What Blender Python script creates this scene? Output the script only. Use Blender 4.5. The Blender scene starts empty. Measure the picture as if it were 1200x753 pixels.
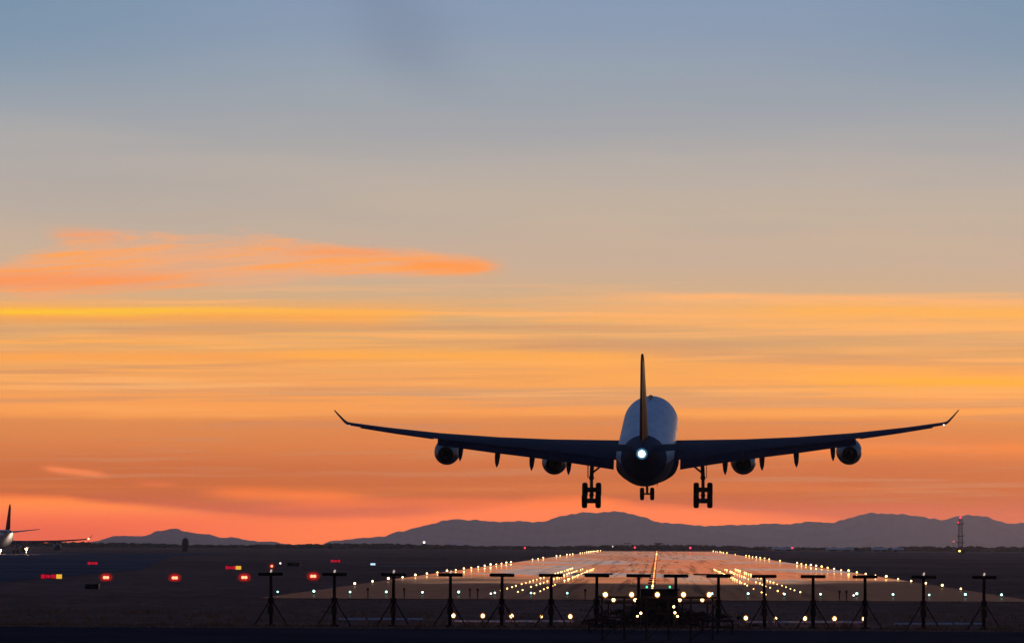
import bpy, math, random
from mathutils import Matrix, Vector
R = math.radians
random.seed(7)
scene = bpy.context.scene
COL = scene.collection

# ------------------------------------------------------------------ camera
F = 7200.0                  # focal length in photo pixels (photo 1200 x 753)
VX, VY = 771.0, 634.0       # where the runway direction (+Y, eye level) falls in the photo
EYE = 4.9                   # camera height above the ground
ROLL = R(0.27)
RE = 7.4e6                  # earth radius with refraction
def gz(x, y): return -(x * x + y * y) / (2 * RE)
v = Vector((VX - 600.0, -(VY - 376.5), -F)).normalized()
v = Matrix.Rotation(ROLL, 3, 'Z') @ v
yaw = math.asin(v.x); pit = math.atan2(-v.y, -v.z)
CR = Matrix.Rotation(yaw, 3, 'Z') @ Matrix.Rotation(math.pi / 2 + pit, 3, 'X') @ Matrix.Rotation(ROLL, 3, 'Z')
cam_d = bpy.data.cameras.new('camera'); cam = bpy.data.objects.new('camera', cam_d); COL.objects.link(cam)
M4 = CR.to_4x4(); M4.translation = (0, 0, EYE); cam.matrix_world = M4
cam_d.sensor_width = 36.0; cam_d.lens = 36.0 * F / 1200.0
cam_d.clip_start = 1.0; cam_d.clip_end = 200000.0
scene.camera = cam
def at(px, py, D):
    """world point on the sight line of a photo pixel, D metres down the runway direction"""
    d = CR @ Vector(((px - 600.0) / F, -(py - 376.5) / F, -1.0))
    d = d * (D / d.y)
    return Vector((d.x, d.y, d.z + EYE))
def lateral(px, D): return at(px, VY + (px - VX) * math.tan(ROLL), D).x

# ------------------------------------------------------------------ colour helpers
def lin(c):
    f = lambda u: u / 12.92 if u <= 0.04045 else ((u + 0.055) / 1.055) ** 2.4
    return tuple(f(k / 255.0) for k in c) + (1.0,)

# ------------------------------------------------------------------ node expression helper
class E:
    nt = None
    def __init__(s, sock): s.s = sock
    @staticmethod
    def op(o, *a, clamp=False):
        n = E.nt.nodes.new('ShaderNodeMath'); n.operation = o; n.use_clamp = clamp
        for i, k in enumerate(a):
            if isinstance(k, E): E.nt.links.new(k.s, n.inputs[i])
            else: n.inputs[i].default_value = k
        return E(n.outputs[0])
    def __add__(s, o): return E.op('ADD', s, o)
    __radd__ = __add__
    def __sub__(s, o): return E.op('SUBTRACT', s, o)
    def __rsub__(s, o): return E.op('SUBTRACT', o, s)
    def __mul__(s, o): return E.op('MULTIPLY', s, o)
    __rmul__ = __mul__
    def __truediv__(s, o): return E.op('DIVIDE', s, o)
def sstep(x, a, b):
    n = E.nt.nodes.new('ShaderNodeMapRange'); n.interpolation_type = 'SMOOTHSTEP'
    E.nt.links.new(x.s, n.inputs['Value']); n.inputs['From Min'].default_value = a; n.inputs['From Max'].default_value = b
    return E(n.outputs[0])
def xyz(x, y, z=0.0):
    n = E.nt.nodes.new('ShaderNodeCombineXYZ')
    for i, k in enumerate((x, y, z)):
        if isinstance(k, E): E.nt.links.new(k.s, n.inputs[i])
        else: n.inputs[i].default_value = k
    return n.outputs[0]
def noise(vec, scale=1.0, detail=3.0, rough=0.5, dist=0.0):
    n = E.nt.nodes.new('ShaderNodeTexNoise'); E.nt.links.new(vec, n.inputs['Vector'])
    n.inputs['Scale'].default_value = scale; n.inputs['Detail'].default_value = detail
    n.inputs['Roughness'].default_value = rough; n.inputs['Distortion'].default_value = dist
    return E(n.outputs['Fac'])
def gauss(t): return E.op('POWER', 2.718, (t * t) * -1.0)
def ramp(fac, stops):
    n = E.nt.nodes.new('ShaderNodeValToRGB'); E.nt.links.new(fac.s, n.inputs[0])
    el = n.color_ramp.elements
    while len(el) > 1: el.remove(el[-1])
    el[0].position = stops[0][0]; el[0].color = stops[0][1]
    for p, c in stops[1:]:
        e = el.new(p); e.color = c
    return n.outputs[0]
def mixc(fac, a, b):
    n = E.nt.nodes.new('ShaderNodeMix'); n.data_type = 'RGBA'; n.clamp_factor = True
    if isinstance(fac, E): E.nt.links.new(fac.s, n.inputs[0])
    else: n.inputs[0].default_value = fac
    for i, k in ((6, a), (7, b)):
        if isinstance(k, tuple): n.inputs[i].default_value = k
        else: E.nt.links.new(k, n.inputs[i])
    return n.outputs[2]
def curve(x, pts):
    xs = [p[0] for p in pts]; ys = [p[1] for p in pts]
    x0, x1, y0, y1 = min(xs), max(xs), min(ys), max(ys)
    n = E.nt.nodes.new('ShaderNodeFloatCurve'); c = n.mapping.curves[0]
    while len(c.points) > 2: c.points.remove(c.points[1])
    q = [((a - x0) / (x1 - x0), (b - y0) / (y1 - y0)) for a, b in pts]
    c.points[0].location = q[0]; c.points[1].location = q[-1]
    for p in q[1:-1]: c.points.new(*p)
    n.mapping.update()
    E.nt.links.new(E.op('MULTIPLY', x - x0, 1.0 / (x1 - x0), clamp=True).s, n.inputs['Value'])
    return E(n.outputs[0]) * (y1 - y0) + y0

# ------------------------------------------------------------------ world: dusk sky (direction based)
SUN_EL, SUN_AZ = R(1.6), R(11.0)      # the sun is all but down, right of the runway and out of the frame
world = bpy.data.worlds.new('World'); scene.world = world; world.use_nodes = True
nt = world.node_tree; nt.nodes.clear(); E.nt = nt
tc = nt.nodes.new('ShaderNodeTexCoord'); sp = nt.nodes.new('ShaderNodeSeparateXYZ')
nt.links.new(tc.outputs['Generated'], sp.inputs[0])
dx, dy, dz = (E(sp.outputs[i]) for i in range(3))
el = E.op('ARCSINE', dz); az = E.op('ARCTAN2', dx, dy)
# elevation and azimuth in 1/7200 rad, counted like the photo's rows and columns
X = az * F + VX
Y = VY - el * F
def band(x, a, b, f): return sstep(x, a - f, a + f) * (1.0 - sstep(x, b - f, b + f))
nbig = noise(xyz(X * 0.0016, Y * 0.011, 3.0), 1.0, 4.0, 0.55)
nmid = noise(xyz(X * 0.0042, Y * 0.045, 11.0), 1.0, 5.0, 0.6)
nfine = noise(xyz(X * 0.012, Y * 0.16, 23.0), 1.0, 4.0, 0.6)
wisp = noise(xyz(X * 0.010 + Y * 0.02, Y * 0.055 - X * 0.003, 31.0), 1.0, 6.0, 0.62, 0.6)
Yw = Y + (nbig - 0.5) * 26.0 + (nmid - 0.5) * 12.0
S = lambda y, c: ((y + 40.0) / 700.0, lin(c))
low = ramp(E.op('MULTIPLY', Yw + 40.0, 1 / 700.0, clamp=True), [
    S(-40, (124, 149, 182)), S(0, (133, 153, 180)), S(40, (138, 155, 178)), S(85, (149, 161, 175)), S(130, (160, 165, 171)),
    S(200, (181, 172, 165)), S(250, (192, 175, 158)), S(303, (202, 175, 151)), S(340, (208, 173, 138)),
    S(375, (216, 170, 120)), S(410, (226, 166, 106)), S(450, (240, 161, 94)), S(483, (244, 156, 86)),
    S(493, (222, 138, 82)), S(523, (216, 127, 76)), S(550, (203, 112, 70)), S(585, (198, 104, 66)),
    S(612, (214, 108, 62)), S(640, (208, 102, 66)), S(660, (150, 80, 80))])
low_s = low
def add(col, mask, c): return mixc(mask, col, lin(c))
def streak(col, x0, x1, fx, yc, slope, h, s, c, warp=6.0, nz=0.8):
    t = (Y - (X - (x0 + x1) / 2) * slope - yc + (nmid - 0.5) * warp * 2.0) / h
    m = gauss(t) * band(X, x0, x1, fx) * s
    m = m * (nfine * nz * 1.6 + (1.0 - nz * 0.8))
    return add(col, m, c)
c = low
# broad thin cirrus brightening / darkening
nst = noise(xyz(X * 0.0011 + Y * 0.004, Y * 0.046, 47.0), 1.0, 4.0, 0.62, 0.3)
nst2 = noise(xyz(X * 0.0023, Y * 0.088 + X * 0.0012, 59.0), 1.0, 2.5, 0.6, 0.2)
c = add(c, sstep(nst, 0.50, 0.64) * band(Y, 362, 482, 24) * 0.8, (255, 174, 88))
c = add(c, sstep(nst, 0.50, 0.36) * band(Y, 378, 478, 26) * 0.9, (204, 152, 114))
c = add(c, sstep(nst2, 0.53, 0.66) * band(Y, 340, 480, 24) * 0.55, (255, 182, 112))
c = add(c, sstep(nst2, 0.47, 0.34) * band(Y, 380, 600, 30) * 0.42, (200, 136, 102))
c = add(c, sstep(nst, 0.52, 0.68) * band(Y, 500, 580, 24) * 0.45, (226, 128, 74))
c = add(c, sstep(nbig, 0.62, 0.36) * band(Y, 20, 300, 90) * 0.16, (140, 148, 165))
c = add(c, (sstep(X, 430, -40) + sstep(X, 860, 1300)) * sstep(Y, 170, -10) * 0.75, (117, 145, 168))
# soft darker drift high up
c = add(c, gauss((X - 470 - (Y - 40) * 0.55 + (nbig - 0.5) * 60) / 62.0) * band(Y, -90, 95, 45) * 0.42, (118, 132, 156))
# pink-orange cloud bank at left
cA = curve(X, [(-400, 326), (0, 332), (90, 318), (220, 311), (400, 309), (590, 313), (760, 316)])
hA = curve(X, [(-400, 8), (-60, 15), (0, 20), (110, 40), (240, 38), (400, 23), (545, 14), (572, 7), (612, 0.5), (760, 0.5)])
mA = 1.0 - E.op('ABSOLUTE', Y - cA + (wisp - 0.5) * 16.0) / hA
mA = sstep(mA * 1.1 + (wisp - 0.5) * 1.1 + (nfine - 0.5) * 0.4, -0.10, 0.75) * sstep(hA, 2.0, 10.0)
c = add(c, mA * 0.95, (236, 170, 126))
fib = noise(xyz(X * 0.006 + Y * 0.02, Y * 0.10 + X * 0.006, 71.0), 1.0, 6.0, 0.65, 0.4)
c = add(c, mA * sstep(fib, 0.47, 0.62) * 0.85, (255, 163, 86))
c = add(c, mA * sstep(fib, 0.48, 0.34) * 0.45, (206, 170, 142))
c = add(c, mA * gauss((Y - 334) / 12.0) * band(X, -80, 210, 90) * 0.6, (255, 140, 72))
c = streak(c, 62, 135, 20, 281, 0.02, 7, 0.75, (244, 160, 110), 8)
c = streak(c, 340, 455, 40, 297, 0.0, 6, 0.6, (255, 150, 80))
c = streak(c, 470, 575, 30, 313, 0.02, 9, 0.8, (255, 152, 76))
# long streaks
c = streak(c, -400, 480, 60, 372, 0.0, 11, 0.75, (255, 166, 70), 4, 0.4)
c = streak(c, 200, 500, 50, 367, 0.008, 4, 0.8, (255, 178, 84), 3, 0.3)
c = streak(c, -400, 260, 190, 369, -0.006, 4.6, 0.72, (255, 200, 48), 6, 0.8)
c = streak(c, 60, 420, 80, 400, 0.03, 3.2, 0.45, (242, 172, 110), 4)
c = streak(c, 420, 640, 80, 396, 0.02, 3.0, 0.5, (250, 176, 112), 4)
c = streak(c, -400, 420, 120, 422, -0.008, 6, 0.8, (255, 164, 78), 4, 0.4)
c = streak(c, 330, 760, 90, 418, 0.0, 8, 0.85, (255, 172, 78), 4, 0.4)
c = streak(c, -400, 380, 90, 480, 0.0, 8, 0.55, (250, 160, 86), 5)
c = streak(c, 730, 1500, 70, 350, 0.008, 4.5, 0.7, (255, 180, 116), 7, 0.9)
c = streak(c, 640, 1500, 120, 372, 0.012, 17, 0.55, (255, 176, 104), 6, 0.9)
c = streak(c, 700, 1500, 160, 356, 0.010, 3.5, 0.5, (255, 182, 112), 5, 0.9)
c = streak(c, 820, 1500, 160, 384, 0.014, 5, 0.6, (255, 178, 100), 5, 0.9)
c = streak(c, 880, 1500, 120, 366, 0.008, 8, 0.85, (255, 178, 84), 4, 0.4)
c = streak(c, 600, 1500, 200, 405, 0.01, 9, 0.5, (208, 160, 116), 5)
c = streak(c, 560, 1500, 150, 440, 0.01, 24, 0.6, (255, 170, 84), 8, 0.8)
c = streak(c, 980, 1500, 90, 448, 0.01, 7, 0.7, (255, 176, 62), 5)
c = streak(c, 880, 1500, 100, 524, 0.0, 10, 0.55, (252, 138, 66), 5)
# low glow under the cloud deck
yb = curve(X, [(-300, 578), (0, 582), (130, 590), (230, 600), (330, 606), (430, 604), (520, 598), (600, 588), (660, 582), (760, 592), (880, 600), (980, 606), (1040, 613), (1500, 613)])
mb = sstep(Y - yb + (nmid - 0.5) * 14.0 + (wisp - 0.5) * 10.0, -5.0, 9.0)
right_dim = 1.0 - sstep(X, 930, 1090) * 0.65
c = add(c, mb * right_dim * 0.95, (255, 128, 44))
c = add(c, mb * gauss((Y - 592 - (X * 0.012)) / 9.0) * (1.0 - sstep(X, 200, 420)) * 0.75, (255, 142, 36))
c = add(c, sstep(Y, 600, 618) * (1.0 - sstep(X, 160, 420)) * 0.7, (242, 110, 58))
c = streak(c, 255, 420, 40, 583, 0.035, 6.5, 0.8, (250, 126, 54), 8)
c = streak(c, 330, 640, 60, 592, -0.01, 7, 0.55, (250, 124, 52), 8)
c = streak(c, 55, 122, 14, 555, 0.10, 3.6, 0.85, (246, 136, 86), 4)
c = streak(c, 165, 205, 14, 569, 0.05, 3.5, 0.6, (226, 116, 76), 4)
c = add(c, gauss((Y - 630) / 14.0) * (1.0 - sstep(X, 60, 260)) * 0.6, (222, 98, 84))
# higher sky, out of the frame: blue to deep blue overhead
eld = el * 57.2958
high = ramp(E.op('MULTIPLY', eld, 1 / 90.0, clamp=True), [
    (0.056, lin((117, 146, 181))), (0.11, lin((112, 146, 188))), (0.22, lin((96, 130, 178))), (0.45, lin((62, 86, 132))), (1.0, lin((40, 54, 92)))])
HAZE = 2.0e-5; HTOP = 136.0; HCOL = (0.21, 0.155, 0.19)
path = E.op('MINIMUM', E.op('DIVIDE', HTOP, E.op('MAXIMUM', dz, 0.0045)), 27400.0)
trans = E.op('POWER', 2.71828, path * -HAZE)
def vmath(o, a, b):
    n = nt.nodes.new('ShaderNodeVectorMath'); n.operation = o
    for i, k in enumerate((a, b)):
        if isinstance(k, E): nt.links.new(k.s, n.inputs[i])
        elif isinstance(k, tuple): n.inputs[i].default_value = k
        else: nt.links.new(k, n.inputs[i])
    return n.outputs[0]
c = vmath('DIVIDE', vmath('SUBTRACT', c, vmath('MULTIPLY', HCOL, 1.0 - trans)), trans)   # the air in front adds this back
c = vmath('MAXIMUM', c, (0.004, 0.004, 0.004))
sky = mixc(sstep(eld, 5.1, 6.3), c, high)
# the glow is ahead: the sky behind the viewer is deep dusk
hz = E.op('SQRT', dx * dx + dy * dy)
ahead = dy / E.op('MAXIMUM', hz, 0.001)
rear = ramp(E.op('MULTIPLY', eld + 2.0, 1 / 92.0, clamp=True), [
    (0.0, lin((14, 13, 20))), (0.1, lin((18, 19, 34))), (0.35, lin((20, 26, 50))), (1.0, lin((40, 54, 92)))])
turn = sstep(ahead, 0.9, 0.1) * (1.0 - sstep(eld, 55, 88))
sky = mixc(turn, sky, rear)
below = sstep(eld, -0.35, -1.2)
sky = mixc(below, sky, lin((26, 22, 26)))
bg = nt.nodes.new('ShaderNodeBackground'); nt.links.new(sky, bg.inputs[0]); bg.inputs[1].default_value = 1.0
nis = nt.nodes.new('ShaderNodeTexSky'); nis.sky_type = 'NISHITA'; nis.sun_disc = False
nis.sun_elevation = SUN_EL; nis.sun_rotation = SUN_AZ
bg2 = nt.nodes.new('ShaderNodeBackground'); nt.links.new(nis.outputs[0], bg2.inputs[0]); bg2.inputs[1].default_value = 0.001
ad = nt.nodes.new('ShaderNodeAddShader'); nt.links.new(bg.outputs[0], ad.inputs[0]); nt.links.new(bg2.outputs[0], ad.inputs[1])
wo = nt.nodes.new('ShaderNodeOutputWorld'); nt.links.new(ad.outputs[0], wo.inputs[0])

sun_d = bpy.data.lights.new('sun', 'SUN'); sun_d.energy = 0.11; sun_d.angle = R(0.5); sun_d.color = (1.0, 0.55, 0.34)
sun = bpy.data.objects.new('sun', sun_d); COL.objects.link(sun)
sdir = Vector((math.sin(SUN_AZ) * math.cos(SUN_EL), math.cos(SUN_AZ) * math.cos(SUN_EL), math.sin(SUN_EL)))
sun.rotation_euler = sdir.to_track_quat('Z', 'Y').to_euler()

vs = scene.view_settings; vs.view_transform = 'Standard'; vs.look = 'None'; vs.exposure = 0.0; vs.gamma = 1.0; vs.use_curve_mapping = False
scene.cycles.max_bounces = 5; scene.cycles.volume_bounces = 0; scene.cycles.sample_clamp_indirect = 3.0

# ------------------------------------------------------------------ materials
def mat(name, base=(0.5, 0.5, 0.5), rough=0.5, metal=0.0, spec=0.5, var=0.0, vscale=1.0, coat=0.0):
    m = bpy.data.materials.new(name); m.use_nodes = True
    b = m.node_tree.nodes['Principled BSDF']
    b.inputs['Base Color'].default_value = (*base, 1); b.inputs['Roughness'].default_value = rough
    b.inputs['Metallic'].default_value = metal; b.inputs['Specular IOR Level'].default_value = spec
    b.inputs['Coat Weight'].default_value = coat; b.inputs['Coat Roughness'].default_value = 0.25
    if var:
        E.nt = m.node_tree
        t = m.node_tree.nodes.new('ShaderNodeTexCoord')
        n = noise(t.outputs['Object'], vscale, 4.0, 0.6)
        a = tuple(k * (1 - var) for k in base) + (1,); d = tuple(min(1, k * (1 + var)) for k in base) + (1,)
        m.node_tree.links.new(mixc(sstep(n, 0.3, 0.7), a, d), b.inputs['Base Color'])
        m.node_tree.links.new((n * 0.25 + (rough - 0.12)).s, b.inputs['Roughness'])
    return m
def glow(name, c, s, light=False):
    m = bpy.data.materials.new(name); m.use_nodes = True
    b = m.node_tree.nodes['Principled BSDF']
    b.inputs['Base Color'].default_value = (*[k * 0.3 for k in c], 1)
    b.inputs['Emission Color'].default_value = (*c, 1); b.inputs['Emission Strength'].default_value = s
    if not light: m.cycles.emission_sampling = 'NONE'
    return m
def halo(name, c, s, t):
    """see-through glowing shell that stands in for the glow around a lamp"""
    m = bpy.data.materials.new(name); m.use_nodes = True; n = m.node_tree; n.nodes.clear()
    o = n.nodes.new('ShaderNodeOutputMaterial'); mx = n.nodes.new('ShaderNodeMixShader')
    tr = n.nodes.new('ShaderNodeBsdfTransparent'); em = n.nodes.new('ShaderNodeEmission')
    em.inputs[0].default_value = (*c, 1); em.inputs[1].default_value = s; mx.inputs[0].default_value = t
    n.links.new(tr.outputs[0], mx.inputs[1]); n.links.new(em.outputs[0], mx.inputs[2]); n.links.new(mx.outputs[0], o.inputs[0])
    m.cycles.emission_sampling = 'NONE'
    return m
M = {
    'white_paint': mat('white_paint', (0.55, 0.56, 0.62), 0.5, 0, 0.22, 0.08, 0.35),
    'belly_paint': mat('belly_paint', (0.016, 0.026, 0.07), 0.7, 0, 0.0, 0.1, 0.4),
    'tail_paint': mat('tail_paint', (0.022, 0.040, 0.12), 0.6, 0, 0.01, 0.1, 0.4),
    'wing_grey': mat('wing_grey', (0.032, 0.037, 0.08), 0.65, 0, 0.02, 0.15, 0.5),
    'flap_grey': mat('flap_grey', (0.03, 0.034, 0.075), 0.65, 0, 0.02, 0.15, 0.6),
    'fin_paint': mat('fin_paint', (0.12, 0.03, 0.022), 0.9, 0, 0.0, 0.2, 0.5, 0.012),
    'rudder_paint': mat('rudder_paint', (0.06, 0.018, 0.016), 0.9, 0, 0.0, 0.2, 0.6, 0.008),
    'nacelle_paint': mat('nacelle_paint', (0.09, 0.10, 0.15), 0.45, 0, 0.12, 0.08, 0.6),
    'dark_metal': mat('dark_metal', (0.05, 0.048, 0.05), 0.5, 0.8, 0.5, 0.2, 2.0),
    'gear_metal': mat('gear_metal', (0.16, 0.16, 0.17), 0.4, 0.5, 0.5, 0.15, 2.0),
    'tyre': mat('tyre', (0.018, 0.017, 0.018), 0.8, 0, 0.3, 0.2, 5.0),
    'mast_paint': mat('mast_paint', (0.085, 0.03, 0.026), 0.8, 0, 0.05, 0.25, 3.0),
    'stand_paint': mat('stand_paint', (0.085, 0.055, 0.045), 0.8, 0, 0.05, 0.25, 3.0),
    'mast_steel': mat('mast_steel', (0.06, 0.05, 0.05), 0.55, 0.4, 0.4, 0.25, 3.0),
    'dark_green': mat('dark_green', (0.02, 0.03, 0.026), 0.6, 0, 0.3, 0.2, 2.0),
    'dark_box': mat('dark_box', (0.03, 0.026, 0.026), 0.6, 0, 0.3, 0.2, 2.0),
    'rail_white': mat('rail_white', (0.85, 0.66, 0.60), 0.6, 0, 0.2, 0.25, 3.0),
    'pale_wall': mat('pale_wall', (0.5, 0.48, 0.47), 0.7, 0, 0.3, 0.1, 0.2),
    'pale_roof': mat('pale_roof', (0.38, 0.37, 0.38), 0.5, 0, 0.3, 0.1, 0.2),
    'lamp_body': mat('lamp_body', (0.05, 0.045, 0.03), 0.5, 0.3),
    'amber_body': mat('amber_body', (0.45, 0.16, 0.03), 0.5),
    'glow_amber': glow('glow_amber', (1.0, 0.50, 0.16), 7.0),
    'glow_warm': glow('glow_warm', (1.0, 0.58, 0.24), 9.0),
    'glow_yellow': glow('glow_yellow', (1.0, 0.62, 0.16), 7.0),
    'glow_approach': glow('glow_approach', (1.0, 0.60, 0.22), 12.0),
    'glow_green': glow('glow_green', (0.42, 1.0, 0.82), 5.0),
    'glow_pure_green': glow('glow_pure_green', (0.12, 1.0, 0.5), 1.6),
    'glow_red': glow('glow_red', (1.0, 0.03, 0.06), 3.0),
    'glow_red_core': glow('glow_red_core', (1.0, 0.40, 0.20), 4.0),
    'glow_blue': glow('glow_blue', (0.08, 0.12, 1.0), 4.0),
    'glow_white': glow('glow_white', (1.0, 0.86, 0.76), 2.4),
    'glow_dim': glow('glow_dim', (1.0, 0.8, 0.72), 0.55),
    'glow_centre': glow('glow_centre', (1.0, 0.26, 0.06), 2.6),
    'glow_cool': glow('glow_cool', (0.55, 0.75, 1.0), 1.2),
    'glow_tail': glow('glow_tail', (0.72, 0.90, 1.0), 60.0, True),
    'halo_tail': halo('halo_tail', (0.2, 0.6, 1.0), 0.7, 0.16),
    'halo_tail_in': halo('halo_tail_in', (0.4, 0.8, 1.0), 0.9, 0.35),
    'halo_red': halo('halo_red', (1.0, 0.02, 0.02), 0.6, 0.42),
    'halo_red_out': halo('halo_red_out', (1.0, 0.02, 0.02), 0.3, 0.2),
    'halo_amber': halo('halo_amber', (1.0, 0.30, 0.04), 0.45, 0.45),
    'sign_red': glow('sign_red', (0.9, 0.01, 0.05), 0.5),
    'sign_yellow': glow('sign_yellow', (1.0, 0.55, 0.05), 0.85),
}

# ------------------------------------------------------------------ mesh helpers
class MB:
    def __init__(s): s.v = []; s.f = []; s.m = []; s.cur = 0
    def add(s, vs_, fs):
        o = len(s.v); s.v += [tuple(p) for p in vs_]
        for f in fs: s.f.append(tuple(i + o for i in f)); s.m.append(s.cur)
    def box(s, c, d, rz=0.0):
        cx, cy, cz = c; a, b, h = d[0] / 2, d[1] / 2, d[2] / 2
        co, si = math.cos(rz), math.sin(rz)
        vs_ = [(cx + x * co - y * si, cy + x * si + y * co, cz + z) for z in (-h, h) for x, y in ((-a, -b), (a, -b), (a, b), (-a, b))]
        s.add(vs_, [(3, 2, 1, 0), (4, 5, 6, 7), (0, 1, 5, 4), (1, 2, 6, 5), (2, 3, 7, 6), (3, 0, 4, 7)])
    def loft(s, rings, caps=True):
        n = len(rings[0]); vs_ = [p for r in rings for p in r]; fs = []
        for k in range(len(rings) - 1):
            for i in range(n):
                j = (i + 1) % n
                fs.append((k * n + i, k * n + j, (k + 1) * n + j, (k + 1) * n + i))
        if caps:
            fs.append(tuple(range(n - 1, -1, -1))); b = (len(rings) - 1) * n; fs.append(tuple(range(b, b + n)))
        s.add(vs_, fs)
    def tube(s, p0, p1, r0, r1=None, n=10):
        p0, p1 = Vector(p0), Vector(p1); r1 = r0 if r1 is None else r1
        d = (p1 - p0).normalized(); u = d.orthogonal().normalized(); w = d.cross(u)
        ring = lambda p, r: [p + (u * math.cos(2 * math.pi * i / n) + w * math.sin(2 * math.pi * i / n)) * r for i in range(n)]
        s.loft([ring(p0, r0), ring(p1, r1)])
    def lathe(s, o, axis, prof, n=24):
        """prof: (distance along axis, radius)"""
        o = Vector(o); d = Vector(axis).normalized(); u = d.orthogonal().normalized(); w = d.cross(u)
        s.loft([[o + d * t + (u * math.cos(2 * math.pi * i / n) + w * math.sin(2 * math.pi * i / n)) * max(r, 1e-3) for i in range(n)] for t, r in prof])
    def ball(s, c, r, n=10, k=6, sz=1.0):
        prof = [(-r * math.cos(math.pi * i / k) * sz, r * math.sin(math.pi * i / k)) for i in range(k + 1)]
        s.lathe(c, (0, 0, 1), prof, n)
    def build(s, name, mats, parent=None, smooth=False, loc=None, ang=35):
        me = bpy.data.meshes.new(name); me.from_pydata(s.v, [], s.f); me.update()
        for m in (mats if isinstance(mats, (list, tuple)) else [mats]): me.materials.append(M[m] if isinstance(m, str) else m)
        me.polygons.foreach_set('material_index', s.m)
        if smooth:
            me.polygons.foreach_set('use_smooth', [True] * len(me.polygons))
            me.set_sharp_from_angle(angle=R(ang))
        o = bpy.data.objects.new(name, me); COL.objects.link(o)
        if parent: o.parent = parent
        if loc: o.location = loc
        return o
def tag(o, label=None, cat=None, group=None, kind=None):
    if label: o['label'] = label
    if cat: o['category'] = cat
    if group: o['group'] = group
    if kind: o['kind'] = kind
    return o
def thing(name, label, cat, loc=(0, 0, 0), group=None, rz=0.0):
    o = bpy.data.objects.new(name, None); COL.objects.link(o); o.location = loc; o.rotation_euler = (0, 0, rz)
    return tag(o, label, cat, group)
def copy_tree(o, parent=None, first=True):
    c_ = o.copy(); COL.objects.link(c_)
    if not first: c_.parent = parent
    for ch in kids.get(o.name, []): copy_tree(ch, c_, False)
    return c_
kids = {}
def index_kids():
    kids.clear()
    for o in COL.objects:
        if o.parent: kids.setdefault(o.parent.name, []).append(o)
def nth(n):
    s_ = 'th' if 10 <= n % 100 <= 20 else {1: 'st', 2: 'nd', 3: 'rd'}.get(n % 10, 'th')
    return f'{n}{s_}'

# ------------------------------------------------------------------ ground, runway, roads
def ground_mat():
    m = bpy.data.materials.new('grass_ground'); m.use_nodes = True; E.nt = m.node_tree
    b = m.node_tree.nodes['Principled BSDF']; t = m.node_tree.nodes.new('ShaderNodeTexCoord'); s_ = m.node_tree.nodes.new('ShaderNodeSeparateXYZ')
    m.node_tree.links.new(t.outputs['Object'], s_.inputs[0]); x, y = E(s_.outputs[0]), E(s_.outputs[1])
    n1 = noise(xyz(x * 0.02, y * 0.004), 1.0, 5.0, 0.6); n2 = noise(xyz(x * 0.4, y * 0.06, 5.0), 1.0, 4.0, 0.65)
    c0 = mixc(sstep(n1, 0.35, 0.65), (0.31, 0.135, 0.095, 1), (0.44, 0.19, 0.14, 1))
    c1 = mixc(sstep(n2, 0.35, 0.7) * 0.6, c0, (0.17, 0.095, 0.05, 1))
    m.node_tree.links.new(c1, b.inputs['Base Color'])
    b.inputs['Roughness'].default_value = 1.0; b.inputs['Specular IOR Level'].default_value = 0.0
    return m
def runway_mat():
    m = bpy.data.materials.new('runway_asphalt'); m.use_nodes = True; E.nt = m.node_tree
    b = m.node_tree.nodes['Principled BSDF']; t = m.node_tree.nodes.new('ShaderNodeTexCoord'); s_ = m.node_tree.nodes.new('ShaderNodeSeparateXYZ')
    m.node_tree.links.new(t.outputs['Object'], s_.inputs[0]); x, y = E(s_.outputs[0]), E(s_.outputs[1])
    n1 = noise(xyz(x * 0.016, y * 0.0045, 2.0), 1.0, 4.0, 0.55); n2 = noise(xyz(x * 0.05, y * 0.012, 9.0), 1.0, 4.0, 0.6)
    wet = sstep(y + (n1 - 0.5) * 300.0 + (n2 - 0.5) * 160.0 + gauss((x - 4.0) / 22.0) * 60.0, 750.0, 850.0)          # standing water beyond the touchdown zone
    n3 = noise(xyz(x * 0.034, y * 0.0052, 17.0), 1.0, 5.0, 0.6)
    ruff = sstep(n3, 0.50, 0.60)                 # wind-ruffled patches of the water film
    wet = wet * (1.0 - sstep(n3, 0.30, 0.24) * 0.5)
    m.node_tree.links.new((wet * -0.07 + 0.12 + (n2 - 0.5) * 0.03 + ruff * wet * 0.10).s, b.inputs['Roughness']); b.inputs['Specular IOR Level'].default_value = 0.9
    rub = gauss((x + 0.7) / 9.0) * (1.0 - sstep(y, 900, 1500))
    c0 = mixc(sstep(n2, 0.35, 0.65), (0.078, 0.040, 0.052, 1), (0.115, 0.058, 0.072, 1))
    base = mixc(rub * 0.5, c0, (0.03, 0.026, 0.028, 1))
    m.node_tree.links.new(base, b.inputs['Base Color'])
    strk = noise(xyz(x * 0.55, y * 0.0035, 41.0), 1.0, 4.0, 0.65)      # tyre marks along the runway
    strk = 1.0 - sstep(strk, 0.50, 0.62) * gauss((x + 0.7) / 20.0) * 0.55
    df = m.node_tree.nodes.new('ShaderNodeBsdfDiffuse'); m.node_tree.links.new(base, df.inputs[0])
    mx = m.node_tree.nodes.new('ShaderNodeMixShader')        # share of the surface covered by a film of water
    m.node_tree.links.new(E.op('MULTIPLY', E.op('ADD', wet * 0.90, 0.095, clamp=True), strk).s, mx.inputs[0])
    m.node_tree.links.new(df.outputs[0], mx.inputs[1]); m.node_tree.links.new(b.outputs[0], mx.inputs[2])
    m.node_tree.links.new(mx.outputs[0], m.node_tree.nodes['Material Output'].inputs['Surface'])
    return m
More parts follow.
